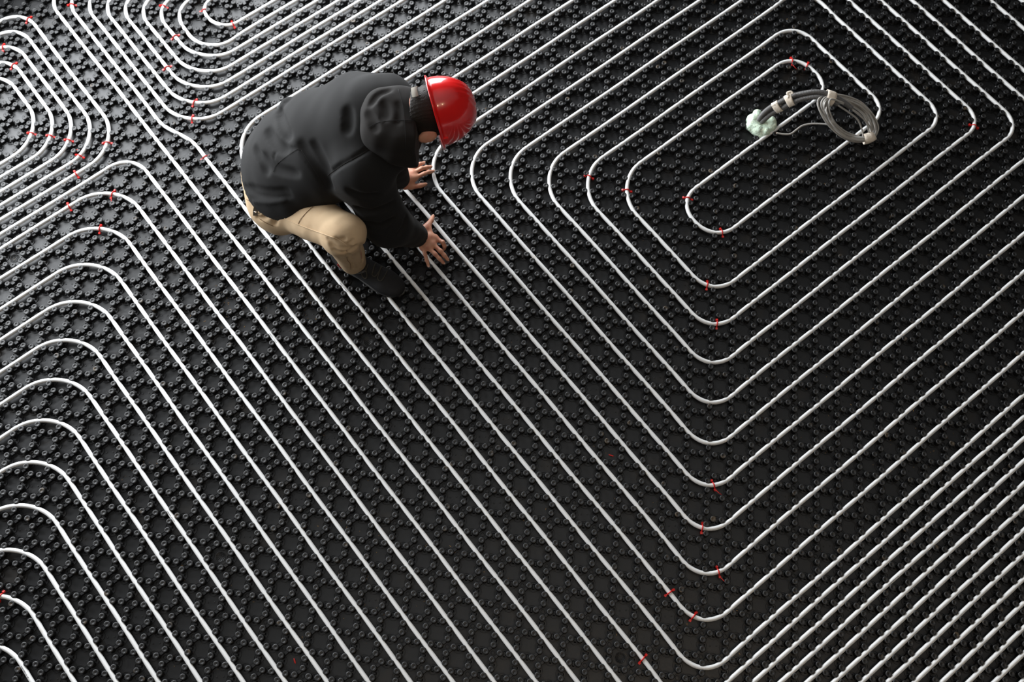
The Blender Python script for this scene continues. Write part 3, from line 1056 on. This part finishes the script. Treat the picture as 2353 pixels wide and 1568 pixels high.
z_ = -v
x_ = nrm(np.cross([0, 0, 1.0], z_))
y_ = np.cross(z_, x_)
obj_ = trous
put('press_stud', sv @ np.stack([x_, y_, z_]) + q, sf, M_STEEL, trous)
hb = T_.hit(621, 491)
if hb is not None:
    put('rivet', sv * 0.55 @ np.stack([x_, y_, z_]) + hb, sf, M_SEAM, trous)

# --- shoes
def shoe(heel, toe, name, visible):
    d = nrm(toe - heel)
    sd = nrm(np.cross([0, 0, 1.0], d))
    L_ = np.linalg.norm(toe - heel)
    base = np.array(heel, float)
    up = np.cross(d, sd)
    S = Grid(np.minimum(heel, toe) - 0.09, np.maximum(heel, toe) + [0.09, 0.09, 0.14], 0.0042)
    S.D[:] = 0.08
    at_ = lambda t, z: base + d * (L_ * t) + up * z
    for t, w, h, z in ((0.14, 0.040, 0.055, 0.050), (0.30, 0.040, 0.056, 0.055), (0.50, 0.043, 0.046, 0.045), (0.70, 0.047, 0.036, 0.036), (0.85, 0.044, 0.027, 0.030)):
        S.ell(at_(t, z), (sd, d, up), (w, L_ * 0.17, h), 0.022, 2.3)
    S.cone(at_(0.24, 0.08), at_(0.20, 0.115), 0.046, 0.043, 0.02, cut=(at_(0.2, 0.108), up))
    sl, X = S.block(S.lo, S.lo + S.n * S.h)
    S.D[sl] = np.maximum(S.D[sl], (0.012 - (X - base) @ up).astype(np.float32))
    V, F = S.mesh()
    root = put(name, V, F, M_SHOE, WORK, label='black mesh trainer with a grey-edged sole')
    # sole outline
    n = 40
    out = []
    for k in range(n):
        a = 2 * math.pi * k / n
        t = 0.5 - 0.5 * math.cos(a) * 1.03
        wd = np.interp(t, [-0.02, 0.03, 0.15, 0.42, 0.70, 0.88, 0.98, 1.02], [0.0, 0.026, 0.038, 0.036, 0.049, 0.043, 0.020, 0.0])
        out.append(base + d * (L_ * t) + sd * wd * (1 if math.sin(a) > 0 else -1) * (0.98 if math.sin(a) > 0 else 1.0))
    out = np.array(out)
    rows = [(0.96, 0.0), (1.0, 0.004), (1.03, 0.016), (1.04, 0.024), (0.98, 0.027), (0.6, 0.026)]
    c = out.mean(0)
    Vv = np.concatenate([c + (out - c) * s_ + up * z for s_, z in rows] + [[c], [c + up * 0.026]])
    Fq, Ft = [], []
    for r_ in range(len(rows) - 1):
        for k in range(n):
            k2 = (k + 1) % n
            Fq.append((r_ * n + k, (r_ + 1) * n + k, (r_ + 1) * n + k2, r_ * n + k2))
    for k in range(n):
        Ft.append((len(rows) * n, k, (k + 1) % n))
        Ft.append((len(rows) * n + 1, (len(rows) - 1) * n + (k + 1) % n, (len(rows) - 1) * n + k))
    put('sole', Vv, [np.array(Fq), np.array(Ft)], M_SOLE, root)
    return root, S


rs, RS = shoe(P(772, 591, 0.0182), P(925, 676, 0.0182), 'shoe', True)
shoe(np.array([0.315, 0.372, 0.095]), np.array([0.555, 0.215, 0.0182]), 'shoe', False)
for pts in ([(830, 617), (831, 630), (835, 638), (840, 640), (843, 636), (842, 625), (838, 612)], [(846, 608), (842, 618), (838, 625)], [(863, 603), (858, 618), (855, 630), (858, 635), (864, 634), (872, 622), (878, 612)],
            [(876, 612), (870, 630), (868, 640), (873, 646), (880, 641), (886, 630), (890, 622)], [(842, 592), (855, 589), (866, 594), (876, 594)]):
    on_surface(RS, pts, 0.0017, 'lace', M_LACE, rs, 0.0015)
on_surface(RS, [(776, 607), (780, 613), (783, 616)], 0.0028, 'red_tag', M_RED, rs, 0.0015)
on_surface(RS, [(820, 628), (830, 626), (842, 622)], 0.0050, 'tongue_edge', M_GREY, rs, -0.002)
on_surface(RS, [(773, 596), (783, 606), (795, 619), (806, 628)], 0.0045, 'collar_lining', M_GREY, rs, -0.001)

# --- jacket
J = Grid((0.04, -0.36, 0.0), (0.94, 0.58, 0.90), 0.0058)
rho = 0.70


def flatchain(grid, pts, rad, lat, k):
    lat = nrm(lat)
    for a, b, ra, rb in zip(pts[:-1], pts[1:], rad[:-1], rad[1:]):
        def f(X, a=a, b=b, ra=ra, rb=rb):
            pa = X - a
            c = pa @ lat
            Y = X - (c * (1 - rho))[..., None] * lat
            b2 = b - ((b - a) @ lat) * (1 - rho) * lat
            return roundcone(Y, a, b2, ra, rb)
        r = max(ra, rb) / rho
        grid.add(f, np.minimum(a, b) - r, np.maximum(a, b) + r, k)


latS = nrm(shL - shR)
mid = lambda t, z: pelv * (1 - t) + neck * t + np.array([0, 0, z])
flatchain(J, [mid(-0.03, 0.055), mid(0.10, 0.070), mid(0.35, 0.070), mid(0.66, 0.035)], [0.134, 0.140, 0.143, 0.145], LEFT, 0.05)
flatchain(J, [mid(0.66, 0.035), mid(0.88, -0.005)], [0.145, 0.128], nrm(LEFT + latS), 0.05)
J.ell(shR + [0.0, 0.01, 0.0], np.eye(3), (0.088, 0.088, 0.088), 0.06)
J.ell(shL + [0.0, 0.0, -0.005], np.eye(3), (0.085, 0.085, 0.085), 0.06)
J.cone(shR, elR, 0.088, 0.086, 0.035)
J.cone(elR, wrR, 0.084, 0.044, 0.03, cut=(wrR - (wrR - elR) * 0.03, nrm(wrR - elR)))
J.cone(shL, elL, 0.082, 0.074, 0.035)
J.cone(elL, wrL, 0.072, 0.044, 0.03, cut=(wrL, nrm(wrL - elL)))
# hem: cut across the hips
ha = P(650, 468, 0.375)
hemN = nrm([-0.12, 0.22, -1.0])
sl, X = J.block(J.lo, J.lo + J.n * J.h)
hem = (X - ha) @ hemN - 3.0 * np.maximum(0, (X - pelv) @ fwd - 0.13)
body_only = np.minimum(1, np.maximum(0, ((X - elR) @ nrm(elR - pelv) + 0.11) / 0.02))
J.D[sl] = np.where(body_only > 0.5, J.D[sl], np.maximum(J.D[sl], hem.astype(np.float32)))
J.D[sl] += (0.0045 * smooth_noise(X, 26, 8) + 0.0022 * smooth_noise(X, 70, 9)).astype(np.float32)
J.strokes([([(753, 403), (790, 375), (822, 357), (851, 339)], 0.006, 0.010), ([(690, 330), (712, 360), (735, 395), (755, 430)], 0.011, 0.022), ([(720, 330), (738, 365), (752, 400)], 0.008, 0.020),
           ([(605, 358), (620, 378), (645, 392), (680, 400)], 0.009, 0.018), ([(640, 255), (650, 290), (662, 315)], 0.010, 0.020), ([(615, 300), (632, 330), (655, 345)], 0.010, 0.020),
           ([(585, 340), (600, 370), (612, 395)], 0.008, 0.018), ([(798, 250), (800, 275), (798, 300)], 0.009, 0.02),
           ([(563, 428), (590, 447), (630, 453), (665, 452)], 0.007, 0.012), ([(575, 430), (610, 440), (660, 440)], 0.007, 0.014),
           ([(800, 440), (830, 452), (870, 450)], 0.008, 0.016), ([(820, 480), (850, 490), (880, 482), (905, 470)], 0.009, 0.016), ([(845, 515), (875, 520), (905, 505)], 0.008, 0.016),
           ([(935, 500), (930, 520), (915, 540)], 0.006, 0.012), ([(630, 395), (632, 352), (665, 340), (690, 345)], 0.003, 0.006)])
J.strokes([([(655, 230), (668, 226), (684, 227)], 0.010, 0.012), ([(648, 248), (655, 236), (668, 229)], 0.008, 0.012), ([(558, 440), (585, 463), (620, 466), (655, 461)], 0.006, 0.008)], sub=False)
V, F = J.mesh()
jack = put('jacket', V, F, M_JACK, WORK, label='black softshell jacket')
on_surface(J, [(753, 403), (790, 377), (822, 359), (851, 341)], 0.0010, 'seam', M_HOOD, jack)
on_surface(J, [(692, 345), (710, 372), (728, 400), (745, 425)], 0.0008, 'seam', M_HOOD, jack)
on_surface(J, [(628, 395), (634, 380), (655, 362), (680, 345), (690, 343)], 0.0008, 'seam', M_HOOD, jack)

# hood lying on the upper back
hx = nrm(P(958, 275, 0.72) - P(838, 262, 0.745))
hs = nrm(-LEFT - hx * (-LEFT @ hx))
hn = np.cross(hx, hs)
hn = hn if hn[2] > 0 else -hn
hc = P(900, 280, 0.715)
HG = Grid(hc - 0.24, hc + 0.24, 0.0050)
HG.ell(hc, (hx, hs, hn), (0.105, 0.122, 0.068), 0.03, 2.7)
HG.ell(hc + hx * 0.065 - hs * 0.002 - hn * 0.02, (hx, hs, hn), (0.085, 0.122, 0.072), 0.03, 3.4)
HG.ell(hc + hx * 0.055 + hs * 0.060 - hn * 0.050, (hx, hs, hn), (0.070, 0.055, 0.050), 0.04, 2.4)
cutp = P(960, 275, 0.72)
cn = nrm(RW[0] + 0.03 * RW[1])
sl, X = HG.block(HG.lo, HG.lo + HG.n * HG.h)
HG.D[sl] = np.maximum(HG.D[sl], ((X - cutp) @ cn).astype(np.float32))
HG.D[sl] += (0.0040 * smooth_noise(X, 34, 21) + 0.002 * smooth_noise(X, 90, 22)).astype(np.float32)
HG.strokes([([(880, 232), (885, 250), (886, 268)], 0.010, 0.016), ([(843, 258), (855, 275), (862, 295)], 0.010, 0.016), ([(914, 235), (918, 255), (916, 280)], 0.007, 0.012), ([(850, 240), (870, 215), (895, 205)], 0.006, 0.014)], out=0.95)
V, F = HG.mesh()
hood = put('hood', V, F, M_HOOD, jack, label='black hood lying on the upper back')
on_surface(HG, [(915, 205), (925, 240), (930, 280), (932, 330), (930, 352)], 0.0009, 'hood_seam', M_JACK, jack)
on_surface(HG, [(848, 292), (870, 281), (900, 277), (930, 276), (958, 277)], 0.0009, 'hood_seam', M_JACK, jack)

# scarf and collar at the neck
A = Acc()
cpath = [neck - headX * 0.02, neck + headX * 0.055 - headF * 0.005, headC - headX * 0.075 - headF * 0.018]
V, F = tube(catmull(np.array(cpath), 6), np.linspace(0.074, 0.066, 13), 24)
put('neck_scarf', V, F, M_GAITER, WORK)
ct = neck + headX * 0.010 + headF * 0.004
V, F = tube(np.array([ct + 0.086 * (math.cos(t) * headS + math.sin(t) * headF) for t in np.linspace(0, 2 * math.pi, 30)]), 0.011, 8, cap=False)
put('shirt_collar', V, F, M_REDCLOTH, WORK, label='dull red shirt collar')

# hair: a cap of short strands at the back of the head, below the helmet rim
HH = Grid(headC - 0.17, headC + 0.17, 0.0045)
HH.ell(headC + headX * 0.002 - headF * 0.016, (headS, headX, headF), (0.081, 0.103, 0.098), 0.02)
HH.ell(headC - headX * 0.045 - headF * 0.045, (headS, headX, headF), (0.066, 0.060, 0.060), 0.02)
sl, X = HH.block(HH.lo, HH.lo + HH.n * HH.h)
HH.D[sl] = np.maximum(HH.D[sl], ((X - headC) @ headF - 0.028).astype(np.float32))
HH.D[sl] = np.maximum(HH.D[sl], (-((X - P(948, 240, 0.72)) @ RW[0])).astype(np.float32))
ph = np.arctan2((X - headC) @ headS, -((X - headC) @ headF))
HH.D[sl] += (0.0012 * np.sin(ph * 60 + 14 * smooth_noise(X, 40, 31)) + 0.0030 * smooth_noise(X, 75, 33)).astype(np.float32)
V, F = HH.mesh()
hair = put('hair', V, F, M_HAIR, WORK, label='short dark brown hair')

# hard hat
nu, nv = 72, 26
rows = []
for b in range(nv + 1):
    t = b / nv * math.pi / 2
    zz, rr = math.sin(t), math.cos(t) ** 0.82
    row = []
    for a in range(nu):
        p_ = 2 * math.pi * a / nu
        cs, sn = math.cos(p_), math.sin(p_)
        rib = 0.0
        for off in (-0.036, -0.018, 0.0, 0.018, 0.036):                # raised ribs over the crown, front to back
            rib += 0.0028 * math.exp(-(((cs * rr * 0.103) - off) / 0.0042) ** 2) * min(1, max(0, (zz - 0.42) / 0.2))
        k_ = 1 + rib / 0.12
        row.append(rimC + headS * cs * rr * 0.105 * k_ + headF * sn * rr * 0.138 * k_ + headX * (0.132 * zz * k_))
    rows.append(row)
V = np.array([p_ for r_ in rows for p_ in r_])
F = []
for b in range(nv):
    for a in range(nu):
        a2 = (a + 1) % nu
        F.append((b * nu + a, b * nu + a2, (b + 1) * nu + a2, (b + 1) * nu + a))
hel = put('hard_hat', V, [np.array(F)], M_HELM, WORK, label='glossy red hard hat worn by the worker')
md = hel.modifiers.new('thickness', 'SOLIDIFY')
md.thickness, md.offset = 0.0025, -1
# brim: a lip all round, widening into the peak over the face
rows = []
for k_, z_, h_ in ((1.0, 0.002, 0), (1.06, -0.001, .35), (1.10, -0.004, 1), (1.10, -0.0085, 1), (1.05, -0.0085, .5), (0.985, -0.004, 0), (1.0, 0.002, 0)):
    row = []
    for a in range(nu):
        p_ = 2 * math.pi * a / nu
        pk = max(0, math.sin(p_)) ** 3
        row.append(rimC + headS * math.cos(p_) * 0.105 * k_ + headF * math.sin(p_) * 0.138 * (k_ + 0.24 * pk * h_) + headX * (z_ - 0.012 * pk * h_))
    rows.append(row)
V = np.array([p_ for r_ in rows for p_ in r_])
F = []
for b in range(len(rows) - 1):
    for a in range(nu):
        a2 = (a + 1) % nu
        F.append((b * nu + a, (b + 1) * nu + a, (b + 1) * nu + a2, b * nu + a2))
put('brim', V, [np.array(F)], M_HELM, hel)
for sg in (-1, 1):
    c = rimC + headS * sg * 0.109 + headF * 0.01 + headX * 0.006
    put('slot_lug', *box(c, headF * 0.017, headS * 0.006, headX * 0.009, 0.8), M_HELM, hel, smooth=False)
# grey cradle band at the back of the head
a = np.linspace(math.pi * 1.50, math.pi * 1.98, 24)
bp = np.array([headC - headX * (0.024 + 0.010 * (-math.sin(t))) + headS * math.cos(t) * 0.086 + headF * (math.sin(t) * 0.112 - 0.006) for t in a])
Vs, Fs = [], []
for k, h in enumerate(bp):
    n_ = nrm(h - headC + headX * 0.045)
    for o_ in (-1, 1):
        for z_ in (0.0, 0.0022):
            Vs.append(h + headX * o_ * 0.0105 + n_ * z_)
for k in range(len(bp) - 1):
    a_, b_ = 4 * k, 4 * k + 4
    Fs += [(a_ + 1, a_ + 3, b_ + 3, b_ + 1), (a_, b_, b_ + 2, a_ + 2), (a_, a_ + 1, b_ + 1, b_), (a_ + 2, b_ + 2, b_ + 3, a_ + 3)]
put('cradle_band', np.array(Vs), [np.array(Fs)], M_STRAP, hel, label='grey adjustable band')


# ------------------------------------------------------------------ green foam plug and the bundle of conduits and cable
FM = Grid(P(1748, 285, 0.0) - 0.13, P(1748, 285, 0.0) + 0.13, 0.0042)
for qx, qy, z, r in ((1731, 276, 0.010, 0.030), (1742, 263, 0.016, 0.018), (1741, 258, 0.018, 0.012), (1727, 290, 0.008, 0.026), (1742, 300, 0.008, 0.028), (1756, 302, 0.008, 0.026), (1770, 293, 0.010, 0.024),
                     (1772, 280, 0.016, 0.024), (1778, 288, 0.010, 0.014), (1749, 309, 0.006, 0.018), (1757, 284, 0.004, 0.03), (1745, 284, 0.0, 0.03)):
    c = P(qx, qy, z)
    FM.ell(c, np.eye(3), (r, r, r * 0.9), 0.010)
sl, X = FM.block(FM.lo, FM.lo + FM.n * FM.h)
FM.D[sl] += (0.0040 * smooth_noise(X, 120, 41) + 0.0030 * smooth_noise(X, 260, 42)).astype(np.float32)
FM.D[sl] = np.maximum(FM.D[sl], (FZ - X[..., 2]).astype(np.float32))
V, F = FM.mesh(1)
fo = put('foam_plug', V, F, M_FOAM, origin=P(1748, 285, FZ))
fo['label'], fo['category'] = 'pale green lump of expanding foam where grey conduits leave the floor', 'foam'

BUN = thing('cable_bundle', 'grey corrugated conduits arching from green foam into a taped coil of grey cable', 'cable', P(1950, 300, FZ))
pa = [(1739, 286, -0.004), (1750, 266, 0.055), (1768, 249, 0.100), (1792, 235, 0.138), (1818, 222, 0.165), (1845, 215, 0.185), (1875, 211.5, 0.195), (1902, 216, 0.190), (1930, 229, 0.172), (1957.5, 249, 0.150)]
pb = [(1744, 289, -0.004), (1757, 274, 0.045), (1776, 259, 0.085), (1798, 248, 0.120), (1822, 235, 0.152), (1848, 226.5, 0.174), (1876, 223, 0.186), (1898, 226, 0.182), (1914, 232.5, 0.174), (1925.5, 240, 0.166)]
CA, CB = (catmull(np.array([P(*q) for q in pth]), 40) for pth in (pa, pb))


def even(C, d):
    L_ = np.concatenate([[0], np.cumsum(np.linalg.norm(np.diff(C, axis=0), axis=1))])
    t = np.arange(0, L_[-1], d)
    return np.stack([np.interp(t, L_, C[:, k]) for k in range(3)], 1)


for C in (CA, CB):
    E_ = even(C, 0.00105)
    ph = np.arange(len(E_)) % 4
    put('conduit', *tube(E_, np.where(ph < 2, 0.0112, 0.0098), 16), M_COND, BUN)
ring_px = [(1903, 221), (1935, 226), (1972, 240), (1999, 264), (2011, 292), (2008, 312), (1992, 322), (1966, 321), (1938, 310), (1911, 287), (1893, 259), (1888, 236)]
zc = lambda x, y: 0.185 - 0.160 * ((x - 1905) / 95 * 0.5 + (y - 222) / 100 * 0.5)
cen = np.array([1951, 272.0])
rr = random.Random(5)
for q in range(13):
    sc = 0.77 + 0.028 * q + rr.uniform(-0.015, 0.015)
    pin = 0.55 * (sc - 0.95)
    off = (rr.uniform(-4, 4), rr.uniform(-3, 3))
    pts = []
    for k, (x, y) in enumerate(ring_px):
        g = 1.0 if k in (0, 6) else rr.uniform(0.975, 1.025)
        x2, y2 = cen + (np.array([x, y]) - cen) * (sc - (pin if k in (0, 5, 6) else 0)) * g + (np.array(off) * (0.3 if k in (0, 6) else 0.8))
        pts.append(P(x2, y2, max(0.022, zc(x, y) + rr.uniform(-0.010, 0.012))))
    pts = pts + pts[:3]
    C = catmull(np.array(pts), 8)[8:-8]
    put('cable_loop', *tube(C, 0.0038, 8, cap=False), M_CABLE, BUN)
for pth in ([(1925, 242, 0.165), (1950, 258, 0.135), (1970, 274, 0.100), (1980, 296, 0.060), (1984, 316, 0.035)], [(1957, 250, 0.150), (1976, 264, 0.118), (1992, 285, 0.080), (1998, 312, 0.036)],
            [(1960, 253, 0.148), (1985, 274, 0.110), (2001, 296, 0.062), (2003, 316, 0.035)]):
    put('cable_run', *tube(catmull(np.array([P(*q) for q in pth]), 8), 0.0036, 8), M_CABLE, BUN)
tail = catmull(np.array([P(*q) for q in ((1935, 296, 0.050), (1905, 287, 0.040), (1878, 284.5, 0.034), (1858, 285.5, 0.030), (1842, 290, 0.028), (1828, 300, 0.026), (1816, 308, 0.025), (1800, 308.5, 0.025), (1784, 305.5, 0.027))]), 8)
tl = put('cable_tail', *tube(tail, 0.0040, 12), M_CABLE, BUN, label='loose cut end of grey cable')
d = nrm(tail[-1] - tail[-2])
e1 = nrm(np.cross(d, [0, 0, 1.0]))
e2 = np.cross(d, e1)
for a in (0.5, 2.6, 4.7):
    c = tail[-1] + (e1 * math.cos(a) + e2 * math.sin(a)) * 0.0019
    put('copper_core', *tube(np.array([c - d * 0.001, c + d * 0.0004, c + d * 0.0012]), 0.0012, 8), M_COPPER, tl)


def band(stations, name, grow=0.0):
    """tape wrapped round a bundle: stations of (centre, major vector, minor half)"""
    n = 22
    Vv, Ff = [], []
    for k, (c, mj, mn) in enumerate(stations):
        ax = nrm(stations[min(k + 1, len(stations) - 1)][0] - stations[max(k - 1, 0)][0])
        u = nrm(mj - ax * (mj @ ax))
        v = np.cross(ax, u)
        for a in np.arange(n) * 2 * math.pi / n:
            Vv.append(c + u * math.cos(a) * (np.linalg.norm(mj) + grow) + v * math.sin(a) * (mn + grow) + rng.normal(0, 0.0004, 3))
    for k in range(len(stations) - 1):
        for a in range(n):
            a2 = (a + 1) % n
            Ff.append((k * n + a, k * n + a2, (k + 1) * n + a2, (k + 1) * n + a))
    o = put(name, np.array(Vv), [np.array(Ff)], M_TAPE, BUN)
    md = o.modifiers.new('thickness', 'SOLIDIFY')
    md.thickness, md.offset = 0.0012, 1
    return o


def pair(px0, px1, n=5, extra=0.0):
    out = []
    for t in np.linspace(0, 1, n):
        x, y = np.array(px0) * (1 - t) + np.array(px1) * t
        a = CA[np.argmin(((PROJ(CA) - (x, y)) ** 2).sum(1))]
        b = CB[np.argmin(((CB - a) ** 2).sum(1))]
        m_ = (a + b) / 2
        out.append((m_, (b - a) / 2 + nrm(b - a) * (0.0120 + extra), 0.0124))
    return out


band(pair((1778, 247), (1791, 241)), 'tape')
band(pair((1806, 234), (1822, 228)), 'tape', 0.0008)
st = pair((1896, 224), (1916, 228))
band([(c + np.array([0, 0, -0.004]), m_ * 1.25, mn * 1.35) for c, m_, mn in st], 'tape', 0.002)
V, F = tube(catmull(np.array([P(1811, 226, 0.178), P(1812, 219, 0.186), P(1809, 214, 0.190), P(1817, 211, 0.192), P(1822, 216, 0.190)]), 5), 0.0050, 8, flat=0.45)
put('tape_tuft', V, F, M_TAPE, BUN)
low = [P(1984, 320, 0.030), P(1992, 319, 0.031), P(2000, 316, 0.034), P(2007, 311, 0.038)]
band([(c, np.array([0.012, 0.016, 0.010]) * 0.95, 0.017) for c in low], 'tape')
